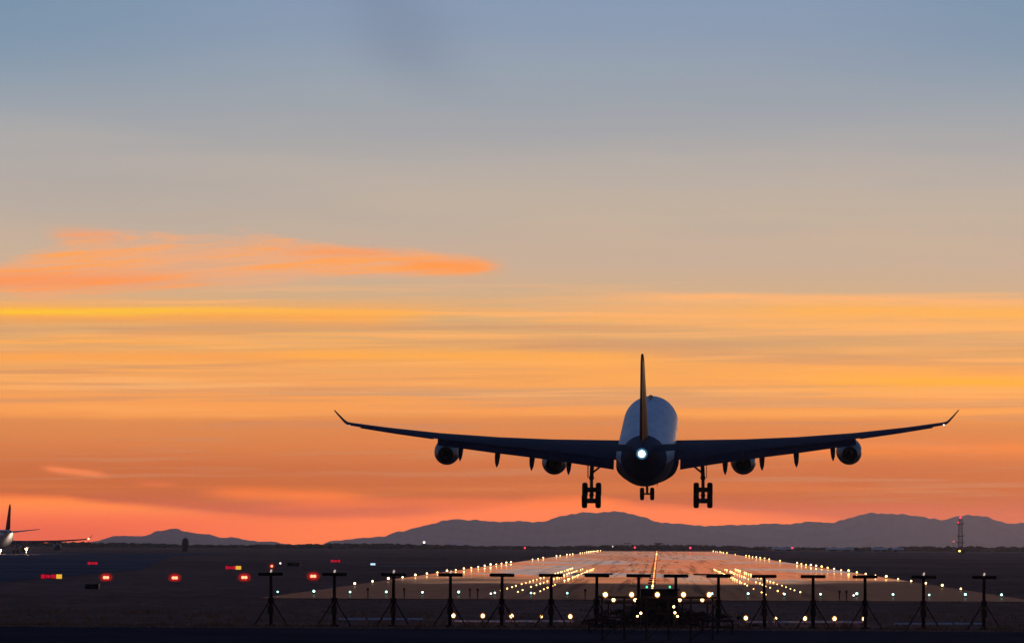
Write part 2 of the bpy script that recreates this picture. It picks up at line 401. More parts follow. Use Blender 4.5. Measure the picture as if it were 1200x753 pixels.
def two_tone_hull_mat():
    m = bpy.data.materials.new('two_tone_hull'); m.use_nodes = True; E.nt = m.node_tree
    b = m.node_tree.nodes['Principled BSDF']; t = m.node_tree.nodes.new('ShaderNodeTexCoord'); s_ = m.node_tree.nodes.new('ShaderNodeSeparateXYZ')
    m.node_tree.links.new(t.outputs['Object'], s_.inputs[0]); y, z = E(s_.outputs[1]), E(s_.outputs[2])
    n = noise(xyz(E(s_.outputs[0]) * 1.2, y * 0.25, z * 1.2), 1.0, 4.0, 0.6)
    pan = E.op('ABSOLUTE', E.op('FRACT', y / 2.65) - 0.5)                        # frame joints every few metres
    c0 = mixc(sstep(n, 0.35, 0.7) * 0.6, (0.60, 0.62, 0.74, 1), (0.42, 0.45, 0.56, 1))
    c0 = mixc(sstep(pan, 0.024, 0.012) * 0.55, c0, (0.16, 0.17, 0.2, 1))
    m.node_tree.links.new(mixc(sstep(z, 0.12, 0.02), c0, (0.02, 0.028, 0.065, 1)), b.inputs['Base Color'])   # white above; dark blue below, with the belly's shade put into the colour
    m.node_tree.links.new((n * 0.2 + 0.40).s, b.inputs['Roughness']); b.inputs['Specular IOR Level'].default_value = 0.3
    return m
M['two_tone_hull'] = two_tone_hull_mat()
M['ground'] = ground_mat(); M['runway'] = runway_mat()
M['asphalt'] = mat('asphalt', (0.07, 0.05, 0.06), 0.95, 0, 0.0, 0.2, 0.05)
M['taxi_asphalt'] = mat('taxi_asphalt', (0.16, 0.13, 0.14), 0.95, 0, 0.0, 0.25, 0.02)
M['marking'] = mat('marking', (0.10, 0.09, 0.09), 0.9, 0, 0.0, 0.35, 0.3)
M['pale_concrete'] = mat('pale_concrete', (0.34, 0.25, 0.22), 0.8, 0, 0.0, 0.2, 0.05)

radii = [2, 20, 60, 120] + [120 + 60 * i for i in range(1, 90)] + [6000, 6600, 7300, 8200, 9300, 10600, 12000, 14000, 16500, 19500, 23000, 25500, 27400]
g = MB(); NA = 128
g.v = [(r * math.sin(2 * math.pi * i / NA), r * math.cos(2 * math.pi * i / NA), -r * r / (2 * RE)) for r in radii for i in range(NA)]
g.f = [(k * NA + (i + 1) % NA, k * NA + i, (k + 1) * NA + i, (k + 1) * NA + (i + 1) % NA) for k in range(len(radii) - 1) for i in range(NA)]
g.f.append(tuple(range(NA))); g.m = [0] * len(g.f)
tag(g.build('ground', 'ground'), kind='structure')

def strip(name, m, pts, lift):
    """sheet following the curved ground: pts = [(y, x0, x1), ...]"""
    b = MB(); rows = []
    for (ya, a0, a1), (yb_, b0, b1) in zip(pts, pts[1:]):
        n = max(1, int((yb_ - ya) / 60))
        for i in range(n): t = i / n; rows.append((ya + (yb_ - ya) * t, a0 + (b0 - a0) * t, a1 + (b1 - a1) * t))
    rows.append(pts[-1])
    K = 6
    for (y, x0, x1) in rows:
        for k in range(K + 1):
            x = x0 + (x1 - x0) * k / K; b.v.append((x, y, gz(x, y) + lift))
    for r in range(len(rows) - 1):
        for k in range(K):
            a = r * (K + 1) + k; b.f.append((a, a + 1, a + K + 2, a + K + 1)); b.m.append(0)
    return b.build(name, m)
CX = -0.7            # runway centreline
tag(strip('runway', 'runway', [(512, CX - 32.5, CX + 32.5), (3540, CX - 32.5, CX + 32.5)], 0.05), kind='structure')
tag(strip('road', 'asphalt', [(60, -120, 120), (338, -120, 120)], 0.05), kind='structure')
tag(strip('road_edge', 'pale_concrete', [(340.5, -120, 120), (341.3, -120, 120)], 0.08), kind='structure')
tag(strip('taxiway', 'taxi_asphalt', [(640, -190, -72), (1000, -260, -84), (1900, -420, -150), (2300, -460, -160)], 0.04), kind='structure')
tag(strip('service_road', 'taxi_asphalt', [(516, -170, -36), (519, -170, -36)], 0.04), kind='structure')
tag(strip('service_road', 'taxi_asphalt', [(515, 36, 120), (517.5, 36, 120)], 0.04), kind='structure')
tag(strip('apron', 'pale_concrete', [(1985, -330, -190), (2060, -330, -190)], 0.09), kind='structure')
tag(strip('taxiway', 'pale_concrete', [(1160, -53, -42), (1200, -54, -42)], 0.04), kind='structure')
tag(strip('taxiway', 'taxi_asphalt', [(3000, 34, 420), (3400, 34, 460)], 0.04), kind='structure')
mk = MB()
def mark(x0, x1, y0, y1):
    mk.add([(x0, y0, gz(x0, y0) + 0.056), (x1, y0, gz(x1, y0) + 0.056), (x1, y1, gz(x1, y1) + 0.056), (x0, y1, gz(x0, y1) + 0.056)], [(0, 1, 2, 3)])
y = 660
while y < 3400: mark(CX - 0.45, CX + 0.45, y, y + 30); y += 50
for s_ in (-1, 1): mark(CX + s_ * 9 - 3, CX + s_ * 9 + 3, 900, 945)
tag(mk.build('runway_markings', 'marking'), kind='structure')

# ------------------------------------------------------------------ hills
def hill_mat():
    m = bpy.data.materials.new('hill_forest'); m.use_nodes = True; E.nt = m.node_tree
    b = m.node_tree.nodes['Principled BSDF']; t = m.node_tree.nodes.new('ShaderNodeTexCoord')
    n = noise(t.outputs['Object'], 0.004, 6.0, 0.65)
    m.node_tree.links.new(mixc(sstep(n, 0.35, 0.65), (0.08, 0.09, 0.11, 1), (0.14, 0.15, 0.18, 1)), b.inputs['Base Color'])
    b.inputs['Roughness'].default_value = 1.0; b.inputs['Specular IOR Level'].default_value = 0.0
    return m
M['hill'] = hill_mat()
def hills(name, prof, D, depth, seed):
    rnd = random.Random(seed)
    ph = [(rnd.uniform(0, 6.28), rnd.uniform(0.8, 1.2)) for _ in range(9)]
    def silh(px):
        for (a, ya), (b, yb2) in zip(prof, prof[1:]):
            if a <= px <= b:
                t = (px - a) / (b - a); t = t * t * (3 - 2 * t) * 0.5 + t * 0.5
                return ya + (yb2 - ya) * t
        return prof[-1][1]
    N = int((prof[-1][0] - prof[0][0]) / 2.2); K = 16
    b = MB()
    for k in range(K + 1):
        t = k / K * 2 - 0.8                       # -0.8 .. 1.2, the ridge at 0
        for i in range(N + 1):
            px = prof[0][0] + (prof[-1][0] - prof[0][0]) * i / N
            p = at(px, silh(px), D)
            jag = sum(math.sin(px * 0.09 * (1.9 ** q) * ph[q][1] + ph[q][0]) * 6.0 / (1.75 ** q) for q in range(6))
            yy = D + t * depth + 500 * math.sin(px * 0.021 + ph[6][0]) * (1 - abs(t))
            base = gz(p.x, yy) - 3
            h = max(0.0, p.z - base)
            prof_t = max(0.0, 1 - abs(t) ** 1.25 / (0.8 if t < 0 else 1.2) ** 1.25)
            gul = 0.03 * math.sin(px * 0.16 + t * 5 + ph[7][0]) * abs(t) + 0.05 * math.sin(px * 0.5 - t * 9 + ph[8][0]) * min(1, abs(t) * 3)
            fade = min(1.0, i / 6, (N - i) / 6)
            z = base + (h + jag * 0.55 * min(1, h / 40) * max(0.0, 1 - abs(t) * 2.2)) * max(0.0, prof_t + gul * prof_t) * fade
            b.v.append((p.x * yy / D, yy, z))
    for k in range(K):
        for i in range(N):
            a = k * (N + 1) + i; b.f.append((a, a + 1, a + N + 2, a + N + 1)); b.m.append(0)
    tag(b.build(name, 'hill', smooth=True, ang=180), kind='structure')
hills('hills', [(-330, 640), (-200, 628), (-90, 632), (20, 636), (104, 634.5), (125, 629.5), (150, 627), (172, 626), (185, 620), (205, 619.5), (217, 622), (240, 624), (262, 629), (290, 632), (320, 633.5), (346, 639), (372, 646)], 22500, 2600, 3)
hills('hills', [(340, 646), (368, 639), (395, 633), (425, 629), (440, 627), (450, 628), (470, 622), (490, 616), (520, 609), (545, 608), (560, 606.5), (570, 609), (600, 610), (640, 608), (660, 602), (690, 598), (712, 597), (730, 599), (752, 604), (768, 609), (800, 614), (830, 615), (850, 613), (870, 615), (900, 611), (930, 612), (960, 609), (975, 610), (1000, 604), (1020, 600), (1035, 599), (1055, 601), (1075, 604), (1090, 607), (1103, 607.5), (1120, 603.5), (1140, 603), (1155, 604), (1170, 609), (1190, 611), (1260, 613), (1340, 618), (1420, 612), (1500, 622), (1600, 640)], 24500, 2000, 11)

# air: one even box of haze
HZ = bpy.data.materials.new('haze_air'); HZ.use_nodes = True; HZ.node_tree.nodes.clear()
ho = HZ.node_tree.nodes.new('ShaderNodeOutputMaterial'); hv = HZ.node_tree.nodes.new('ShaderNodeVolumePrincipled')
hv.inputs['Color'].default_value = (0.97, 0.95, 1.0, 1); hv.inputs['Density'].default_value = HAZE; hv.inputs['Anisotropy'].default_value = 0.8
HZ.node_tree.links.new(hv.outputs[0], ho.inputs['Volume'])
hb = MB(); hb.box((0, 0, (HTOP - 66) / 2), (55200, 55200, HTOP + 66))
tag(hb.build('haze', HZ), kind='stuff')

# ------------------------------------------------------------------ far woods and buildings
M['wood'] = mat('far_foliage', (0.035, 0.036, 0.03), 1.0, 0, 0.0, 0.35, 0.2)
w = MB(); rw = random.Random(5)
for i in range(1500):
    D = rw.uniform(4300, 5600); px = rw.uniform(-120, 1320)
    x = lateral(px, D); h = rw.choice((1.5, 2.0, 2.3, 2.6, 3.2)) * (0.75 + 0.5 * (0.5 + 0.5 * math.sin(px * 0.018)))
    r = rw.uniform(2.0, 6.0); zb = gz(x, D)
    ring = []
    for k, (f, q) in enumerate(((0.0, 0.85), (0.45, 1.0), (0.8, 0.7), (1.0, 0.15))):
        ring.append([(x + math.cos(a * 1.047 + k) * r * q * rw.uniform(.7, 1.2), D + math.sin(a * 1.047 + k) * r * q, zb + h * f * rw.uniform(.9, 1.1)) for a in range(6)])
    w.loft(ring)
tag(w.build('far_woods', 'wood'), 'dark far-off belt of low trees along the horizon', 'trees', kind='stuff')

def gable(name, px0, px1, D, h, label, wall='pale_wall', roof='pale_roof'):
    x0, x1 = lateral(px0, D), lateral(px1, D); cx = (x0 + x1) / 2; L = x1 - x0; zb = gz(cx, D)
    t = thing(name, label, 'building', (cx, D, zb), 'low buildings on the far side of the airfield')
    b = MB(); b.box((0, 0, h * 0.3), (L, 14, h * 0.6)); b.build('wall', wall, t)
    b = MB(); e = 0.4
    b.loft([[(-L / 2 - e, -7.4, h * 0.6), (-L / 2 - e, 0, h), (-L / 2 - e, 7.4, h * 0.6)], [(L / 2 + e, -7.4, h * 0.6), (L / 2 + e, 0, h), (L / 2 + e, 7.4, h * 0.6)]])
    b.build('roof', roof, t)
    n = max(2, int(L / 9))
    for i in range(n):
        b = MB(); b.box((-L / 2 + (i + 0.5) * L / n, -7.06, h * 0.28), (L / n * 0.5, 0.1, h * 0.36)); b.build('door', 'dark_box', t)
    return t
gable('shed', 1022, 1040, 3900, 2.6, 'longest pale low shed left of the lattice tower')
gable('shed', 1046, 1058, 3900, 2.6, 'short pale low shed nearest the lattice tower')
gable('shed', 905, 930, 4100, 2.2, 'pale low shed beside the red light right of the runway end')
gable('shed', 968, 1000, 4100, 2.2, 'pale low shed halfway between the red light and the lattice tower')

# apron floodlights by the taxiing airliner
def floodlight(px, D, h, power, label):
    x = lateral(px, D); t = thing('apron_floodlight', label, 'light', (x, D, gz(x, D)))
    b = MB(); b.tube((0, 0, 0), (0, 0, h), .12, .08, 8); b.build('pole', 'mast_steel', t)
    b = MB(); b.box((0, 0, h + .12), (.8, .5, .3)); b.build('housing', 'lamp_body', t)
    b = MB(); b.ball((0, 0, h - .22), .3); b.build('lamp', 'glow_warm', t, True)
    ld = bpy.data.lights.new('floodlight_beam', 'POINT'); ld.energy = power; ld.color = (1.0, 0.72, 0.48); ld.shadow_soft_size = .35
    lo = bpy.data.objects.new('floodlight_beam', ld); COL.objects.link(lo); lo.parent = t; lo.location = (0, -.6, h - .25)
floodlight(31, 1972, 1.9, 6000, 'low warm floodlight on the apron under the distant airliner wing')
floodlight(0.5, 1945, 1.5, 4500, 'low warm floodlight at the left edge beside the distant airliner')

# dome-topped tower at left
p = at(217, 643, 2600); t = thing('round_tower', 'dark dome-topped tower standing before the left hills', 'tower', (p.x, 2600, gz(p.x, 2600)))
b = MB(); b.lathe((0, 0, 0), (0, 0, 1), [(0, 1.45), (3.4, 1.35), (3.5, 1.6), (3.9, 1.6)], 16); b.build('shaft', 'dark_box', t, True)
b = MB(); b.lathe((0, 0, 3.92), (0, 0, 1), [(0, 1.45), (0.9, 1.35), (1.6, 0.95), (1.95, 0.4), (2.1, 0.05)], 16); b.build('dome', 'dark_box', t, True)
b = MB(); b.tube((0, 0, 6.0), (0, 0, 7.0), 0.06); b.build('aerial', 'mast_steel', t)

# lattice tower at right
D = 3300; p = at(1125.5, 648, D); zb = gz(p.x, D); top = at(1125.5, 606, D).z - zb
t = thing('lattice_tower', 'tall steel lattice tower with platforms and a red top light', 'tower', (p.x, D, zb))
b = MB()
for sx in (-1, 1):
    for sy in (-1, 1): b.tube((sx * 1.15, sy * 1.15, 0), (sx * 0.8, sy * 0.8, top - 0.6), 0.18, 0.14, 6)
n = 9
for i in range(n):
    z0, z1 = (top - 0.6) * i / n, (top - 0.6) * (i + 1) / n; a0, a1 = 1.15 - 0.35 * i / n, 1.15 - 0.35 * (i + 1) / n
    for q in (-1, 1):
        b.tube((-a0, q * a0, z0), (a1, q * a1, z1), 0.08, n=5); b.tube((a0, q * a0, z0), (-a1, q * a1, z1), 0.08, n=5)
        b.tube((q * a0, -a0, z0), (q * a1, a1, z1), 0.08, n=5); b.tube((-a1, q * a1, z1), (a1, q * a1, z1), 0.08, n=5)
b.build('lattice', 'mast_steel', t)
for f in (0.30, 0.48, 0.82):
    b = MB(); b.box((0, 0, top * f), (3.6, 3.6, 0.35))
    for sx in (-1, 1):
        for sy in (-1, 1): b.tube((sx * 1.7, sy * 1.7, top * f), (sx * 1.7, sy * 1.7, top * f + 1.0), 0.06, n=5)
    b.build('platform', 'mast_steel', t)
b = MB(); b.ball((0, 0, top), 0.62); b.build('top_lamp', 'glow_red', t, True)
b = MB(); b.ball((-1.2, 0, top * 0.86), 0.35); b.build('side_lamp', 'glow_red', t, True)
b = MB(); b.ball((-0.6, -2.4, 1.3), 0.45); b.build('base_lamp', 'glow_yellow', t, True)
b = MB(); b.box((0.4, -0.6, 1.0), (4.0, 3.0, 2.0)); b.build('equipment_cabin', 'dark_box', t)

def pole_light(px, py, D, glowm, r, label, pole='mast_steel'):
    p = at(px, py, D); zb = gz(p.x, D); h = p.z - zb
    t = thing('light_pole', label, 'light', (p.x, D, zb))
    b = MB(); b.tube((0, 0, 0), (0, 0, max(0.2, h - r * 0.9)), 0.12 if h > 3 else 0.05, 0.06 if h > 3 else 0.05, 8); b.build('pole', pole, t)
    b = MB(); b.ball((0, 0, h), r); b.build('lamp', glowm, t, True)
    return t
pole_light(1117.5, 634, 3300, 'glow_red', 0.3, 'faint red lamp on a pole left of the lattice tower')
pole_light(497, 635, 3000, 'glow_white', 0.55, 'white floodlight on a pole above the horizon left of the runway')
pole_light(615, 641.5, 3500, 'glow_red', 0.5, 'red obstruction lamp on the horizon, leftmost above the runway end')
pole_light(744, 641, 3600, 'glow_red', 0.55, 'red obstruction lamp left of the red gantry at the runway end')
pole_light(809, 641.5, 3600, 'glow_red', 0.6, 'red obstruction lamp right of the red gantry at the runway end')
pole_light(928.5, 641.5, 3600, 'glow_red', 0.55, 'red obstruction lamp on the horizon between gantry and lattice tower')
pole_light(718, 640, 3500, 'glow_white', 0.25, 'tiny white lamp on the horizon left of the runway end')
rl_ = pole_light(318.5, 662.8, 900, 'glow_red_core', 0.17, 'round red lamp on a pole above the leftmost antenna mast')
h_ = at(318.5, 662.8, 900).z - gz(rl_.location.x, 900)
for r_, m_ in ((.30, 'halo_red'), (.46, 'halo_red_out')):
    b = MB(); b.ball((0, 0, h_), r_, 12, 8); b.build('glow_shell', m_, rl_, True)  # glowing see-through balls added to imitate the red lamp's halo
pole_light(328.5, 659.5, 1100, 'glow_white', 0.16, 'tiny white lamp beside the round red lamp on a pole')
pole_light(126, 651, 1900, 'glow_white', 0.22, 'faint white lamp right of the taxiing airliner')
pole_light(184, 668, 1000, 'glow_white', 0.1, 'faint white lamp between the two left red approach path lights')
pole_light(1186, 697, 600, 'glow_blue', 0.12, 'blue taxiway lamp at the right end of the threshold')
pole_light(1183, 699.5, 590, 'glow_white', 0.14, 'warm white lamp beside the blue taxiway lamp')
pole_light(1161, 693.5, 640, 'glow_blue', 0.06, 'dim blue taxiway lamp behind the rightmost antenna mast')
pole_light(339, 697, 590, 'glow_white', 0.12, 'white lamp on the grass just left of the second antenna mast, farther one')
pole_light(368.5, 694.7, 600, 'glow_white', 0.12, 'white lamp at the near left corner of the runway, upper of two')

# far end: red gantry and light frames
D = 3560; xg = lateral(771.5, D); zb = gz(xg, D)
t = thing('light_gantry', 'red lattice gantry at the far end of the runway centreline', 'gantry', (xg, D, zb))
M['gantry_red'] = mat('gantry_red', (0.28, 0.03, 0.035), 0.5, 0, 0.4, 0.2, 1.0)
for sx in (-2.0, 2.0):
    b = MB()
    for dy_ in (-0.5, 0.5): b.tube((sx, dy_, 0), (sx, dy_, 4.6), 0.16, n=6)
    for k in range(5): b.tube((sx, -0.5, k * 0.9), (sx, 0.5, k * 0.9 + 0.9), 0.07, n=5)
    b.build('leg', 'gantry_red', t)
b = MB(); b.box((0, 0, 4.8), (5.2, 1.2, 0.4)); b.box((0, 0, 3.4), (4.0, 0.5, 0.3)); b.box((0, -0.1, 4.1), (2.6, 0.3, 0.8)); b.build('crossbeam', 'gantry_red', t)
def frame_post(px, D, wd, h, label):
    x = lateral(px, D); t = thing('lighting_stand', label, 'light frame', (x, D, gz(x, D)), 'dark frames at the far runway end')
    
    for q in (-.3, .3):
        b = MB(); b.tube((wd * q, 0, 0), (wd * q, 0, h), 0.13, n=6); b.build('post', 'mast_steel', t)
    b = MB(); b.box((0, 0, h), (wd, 0.4, 0.3)); b.build('crossbar', 'mast_steel', t)
frame_post(735, 3700, 4.5, 4.6, 'dark frame with a crossbar left of the red gantry')
frame_post(791, 3640, 3.0, 3.6, 'narrow dark frame just right of the red gantry')
frame_post(823, 3640, 4.0, 3.0, 'low dark frame right of the red lamp at the runway end')

# ------------------------------------------------------------------ airliner
def wing_ring(x, yle, chord, z, th, twist, side, n=9, xc=1.0):
    """closed aerofoil outline in the Y-Z plane at span x; LE at +Y"""
    up, lo = [], []
    for i in range(n + 1):
        u = (1 - math.cos(math.pi * i / n)) / 2
        yt = 5 * th * (0.2969 * math.sqrt(u) - 0.126 * u - 0.3516 * u * u + 0.2843 * u ** 3 - 0.1015 * u ** 4)
        cam_ = 0.018 * (1 - (2 * u - 0.9) ** 2) + 0.018 * 0
        up.append((u, cam_ + yt)); lo.append((u, cam_ - yt * 0.9))
    pts = up + lo[-2:0:-1]
    ct, st = math.cos(twist), math.sin(twist)
    out = []
    for u, h in pts:
        a, b_ = -u * chord, h * chord
        out.append((side * x, yle + a * ct + b_ * st * 0, z + b_ * ct + a * st))
    return out if side > 0 else out[::-1]
WS = [(1.9, 12.3, 13.0, -1.25, 0.125, R(1.0)), (2.9, 11.7, 12.4, -1.14, 0.12, R(0.9)), (9.4, 7.8, 8.4, -0.45, 0.10, R(0.0)), (14.5, 4.68, 6.9, 0.12, 0.09, R(-0.6)),
      (20.0, 1.3, 5.25, 0.88, 0.085, R(-1.0)), (25.0, -1.75, 3.75, 1.75, 0.085, R(-1.2)), (28.45, -3.85, 2.65, 2.45, 0.085, R(-1.4))]
def wsec(x):
    for a, b_ in zip(WS, WS[1:]):
        if a[0] <= x <= b_[0]:
            t = (x - a[0]) / (b_[0] - a[0]); return tuple(p + (q - p) * t for p, q in zip(a, b_))
    return WS[-1]
def te(x):
    s_ = wsec(x); return s_[1] - s_[2] * math.cos(s_[5]), s_[3] - s_[2] * math.sin(s_[5])
def circ(y, r, zc, rx=None, n=40):
    rx = rx or r
    return [(math.cos(2 * math.pi * i / n) * rx, y, zc + math.sin(2 * math.pi * i / n) * r) for i in range(n)]

WS_AIR = list(WS)
def make_airliner(label, loc, rot, landing=True, fin='fin_paint'):
    global WS
    WS = [(a, b_, c_, z - (0.0 if landing else 0.3 + 2.3 * (a / 28.6) ** 1.3), t_, w_) for a, b_, c_, z, t_, w_ in WS_AIR]
    root = thing('airliner', label, 'airplane', loc)
    root.rotation_euler = rot
    # fuselage
    prof = [(0, .06, -.62), (.35, .75, -.56), (1.0, 1.35, -.44), (2.0, 1.9, -.3), (3.5, 2.38, -.14), (5.5, 2.66, -.03), (7.5, 2.76, 0), (20, 2.76, 0), (32, 2.76, 0), (43.5, 2.76, 0),
            (46.5, 2.73, .09), (49.5, 2.5, .3), (52.5, 2.15, .62), (55.5, 1.74, 1.0), (58.5, 1.28, 1.42), (61, .86, 1.75), (62.8, .52, 1.97), (63.5, .34, 2.04)]
    b = MB(); b.loft([circ(32.3 - s_, r, zc) for s_, r, zc in prof[:13]]); fus = b.build('fuselage', 'two_tone_hull' if landing else 'white_paint', root, True, ang=50)
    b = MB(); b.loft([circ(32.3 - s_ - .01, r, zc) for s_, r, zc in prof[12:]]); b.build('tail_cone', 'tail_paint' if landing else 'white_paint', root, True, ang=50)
    b = MB(); b.lathe((0, 32.3 - 63.45, 2.04), (0, -1, 0), [(0, .335), (.25, .27), (.3, .2)], 16); b.build('exhaust_outlet', 'dark_metal', fus, True)
    b = MB(); b.loft([circ(20.6, .05, 2.85, .04, 8), circ(20.3, .42, 2.8, .07, 8), circ(19.9, .42, 2.8, .06, 8), circ(19.7, .05, 2.85, .03, 8)]); b.build('antenna', 'dark_metal', fus, True)
    b = MB(); b.loft([circ(24.6, .05, 2.74, .12, 12), circ(23.8, .24, 2.74, .26, 12), circ(22.6, .24, 2.74, .26, 12), circ(21.8, .05, 2.74, .12, 12)]); b.build('antenna', 'dark_metal', fus, True)
    # belly fairing
    b = MB(); b.loft([circ(y_, hz_, zc, rx, 32) for y_, hz_, zc, rx in
        ((16.5, .3, -2.35, .8), (15.2, 1.0, -2.15, 1.9), (13, 1.5, -1.95, 2.75), (9, 1.68, -1.82, 3.0), (2, 1.70, -1.80, 3.05), (-3, 1.62, -1.80, 2.95), (-7, 1.35, -1.8, 2.55), (-10, .9, -1.95, 1.8), (-12, .3, -2.25, .8))])
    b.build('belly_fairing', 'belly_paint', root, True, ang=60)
    for s_ in (-1, 1):
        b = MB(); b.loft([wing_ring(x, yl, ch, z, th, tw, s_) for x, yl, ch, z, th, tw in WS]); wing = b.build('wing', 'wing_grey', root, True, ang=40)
        # winglet
        b = MB(); W = []
        for f in range(7):
            t = f / 6; ang_ = min(1.0, t * 2.6) * R(52)
            x = 28.45 + (0.0 if f == 0 else sum(math.cos(min(1.0, q / 6 * 2.6) * R(52)) for q in range(1, f + 1)) * 0.35)
            z = WS[-1][3] + (0.0 if f == 0 else sum(math.sin(min(1.0, q / 6 * 2.6) * R(52)) for q in range(1, f + 1)) * 0.35)
            ch = 2.65 - 1.75 * t
            W.append(wing_ring(x, -3.85 - 2.1 * t, ch, z, 0.085, R(-1.4 + t), s_))
        b.loft(W); b.build('winglet', 'wing_grey', wing, True, ang=40)
        # flaps
        dfl = R(19) if landing else R(3)
        for xa, xb, fa, fb in ((3.2, 9.31, 2.3, 2.06), (9.33, 20.1, 2.04, 1.35)):
            b = MB(); rings = []
            for k in range(5):
                x = xa + (xb - xa) * k / 4; fc = fa + (fb - fa) * k / 4; ty, tz = te(x)
                off = 0.5 if landing else fc * 0.85
                rings.append(wing_ring(x, ty + off, fc, tz - (0.10 if landing else 0.02), 0.15 if landing else 0.06, dfl, s_, 7))
            b.loft(rings); b.build('flap', 'flap_grey', wing, True, ang=40)
        b = MB(); b.loft([wing_ring(x, te(x)[0] + 0.75, 0.95, te(x)[1] + 0.035, 0.1, R(7), s_, 6) for x in (20.5, 24.0, 27.4)]); b.build('aileron', 'flap_grey', wing, True, ang=40)
        # slats
        b = MB(); b.loft([wing_ring(x, wsec(x)[1] + 0.45, wsec(x)[2] * 0.13, wsec(x)[3] - 0.22, 0.22, R(-22), s_, 7) for x in (3.6, 9.4, 14.5, 20, 25, 28.1)]); b.build('slat', 'wing_grey', wing, True, ang=40)
        # flap track fairings
        for x in (7.55, 11.1, 14.4, 17.9):
            ty, tz = te(x); sc = 1.0 if x < 15 else 0.9
            b = MB(); tip = -0.55 if landing else -0.1
            P = [(2.6, -.32, .05), (1.8, -.5, .2), (0.6, -.68, .27), (-0.6, -.85 + tip * .35, .26), (-1.7, -.95 + tip, .2), (-2.5, -1.0 + tip * 1.5, .05)]
            b.loft([[(s_ * x + math.cos(a * .7854) * r * sc, ty + y_ * sc, tz + z_ * sc + math.sin(a * .7854) * r * 1.35 * sc) for a in range(8)] for y_, z_, r in P])
            b.build('flap_track_fairing', 'flap_grey', wing, True, ang=50)
        # tip lights
        b = MB(); b.ball((s_ * 28.45, te(28.4)[0] - 0.02, te(28.4)[1] + 0.02), (0.075 if s_ > 0 else 0.03) if landing else 0.26); b.build('wingtip_light', 'glow_white' if landing else 'glow_amber', wing, True)
        # tailplane
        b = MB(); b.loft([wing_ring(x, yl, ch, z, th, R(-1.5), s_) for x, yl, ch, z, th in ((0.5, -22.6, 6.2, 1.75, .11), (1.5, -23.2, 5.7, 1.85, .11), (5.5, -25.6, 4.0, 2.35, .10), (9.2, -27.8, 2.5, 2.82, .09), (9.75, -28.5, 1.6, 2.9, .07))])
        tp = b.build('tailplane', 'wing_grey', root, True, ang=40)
        b = MB(); b.loft([wing_ring(x, yl, ch, z, .07, R(-1.5), s_, 6) for x, yl, ch, z in ((1.7, -27.5, 1.75, 1.98), (5.5, -28.6, 1.3, 2.44), (9.0, -29.6, 0.95, 2.86))]); b.build('elevator', 'flap_grey', tp, True, ang=40)
        # engines
        for ex, ey, ez in ((9.3, 12.6, -2.55), (19.6, 6.5, -1.02)):
            b = MB(); ez -= 0.0 if landing else 0.3 + 2.3 * (ex / 28.6) ** 1.3; o = (s_ * ex, ey, ez)
            b.lathe(o, (0, -1, 0), [(0.35, .92), (0.1, .98), (0.0, 1.07), (.15, 1.16), (.6, 1.24), (1.6, 1.27), (2.8, 1.22), (3.8, 1.07), (4.7, .86), (5.15, .76), (5.15, .70), (4.2, .72)], 28)
            ng = b.build('engine', 'nacelle_paint', root, True, ang=40)
            b = MB(); b.lathe((s_ * ex, ey - 4.1, ez), (0, -1, 0), [(0, .71), (.02, .42), (.7, .34), (1.5, .06)], 20); b.build('exhaust_cone', 'dark_metal', ng, True, ang=40)
            b = MB(); b.lathe((s_ * ex, ey - .4, ez), (0, 1, 0), [(-.05, .95), (0, .93), (.01, .3), (.4, .02)], 20); b.build('fan', 'dark_metal', ng, True, ang=40)
            sw = wsec(ex); b = MB(); zw = sw[3]
            b.loft([[(s_ * ex + dx_ * wd, y_, z_) for dx_, z_ in ((-1, z0), (1, z0), (1, z1), (-1, z1))] for y_, z0, z1, wd in
                ((ey - 1.0, ez + 1.15, ez + 1.25, .08), (ey - 2.4, ez + 1.0, ez + 1.6, .2), (ey - 3.6, ez + 0.95, zw - .12, .24), (ey - 5.2, ez + 0.9, zw - .1, .24), (ey - 7.2, zw - .75, zw - .2, .14), (ey - 8.2, zw - .5, zw - .3, .05))])
            b.build('pylon', 'nacelle_paint', ng, False)
        # main gear
        tilt = R(27) if landing else 0.0; pz = -4.85 if landing else -4.5; gx = s_ * 5.4
        b = MB(); b.tube((gx - s_ * .1, 0.15, -0.9), (gx, 0, -3.2), .21, .2, 12); b.tube((gx, 0, -3.2), (gx, 0, pz + .05), .17, .17, 12)
        b.tube((gx, 1.05 * math.cos(tilt), pz + 1.05 * math.sin(tilt)), (gx, -1.05 * math.cos(tilt), pz - 1.05 * math.sin(tilt)), .19, .19, 10)
        for q in (-1, 1):
            yy, zz = q * 1.0 * math.cos(tilt), pz + q * 1.0 * math.sin(tilt); b.tube((gx - .75, yy, zz), (gx + .75, yy, zz), .12, .12, 10); b.tube((gx - .4, yy, zz), (gx + .4, yy, zz), .24, .24, 12)
        b.tube((gx, -.28, -3.1), (gx, -.5, -3.8), .05, n=6); b.tube((gx, -.5, -3.8), (gx, -.25, pz + .25), .05, n=6)
        b.ball((gx, 0, -3.15), .27); b.ball((gx, 0, pz), .24)
        mg = b.build('main_landing_gear', 'gear_metal', root, True)
        b = MB(); b.tube((gx, .1, -2.75), (gx - s_ * 1.9, .3, -1.25), .1, .1, 8); b.tube((gx, .05, -2.0), (gx - s_ * .2, -1.2, -1.2), .06, n=8); b.build('side_brace', 'gear_metal', mg, True)
        b = MB(); b.box((gx + s_ * .34, 0.1, -2.1), (.06, 1.7, 2.0)); b.build('gear_door', 'belly_paint', mg)
        for q in (-1, 1):
            for u in (-1, 1):
                yy, zz = q * 1.0 * math.cos(tilt), pz + q * 1.0 * math.sin(tilt)
                wheel(b, (gx + u * .66, yy, zz), .71, .54, mg)
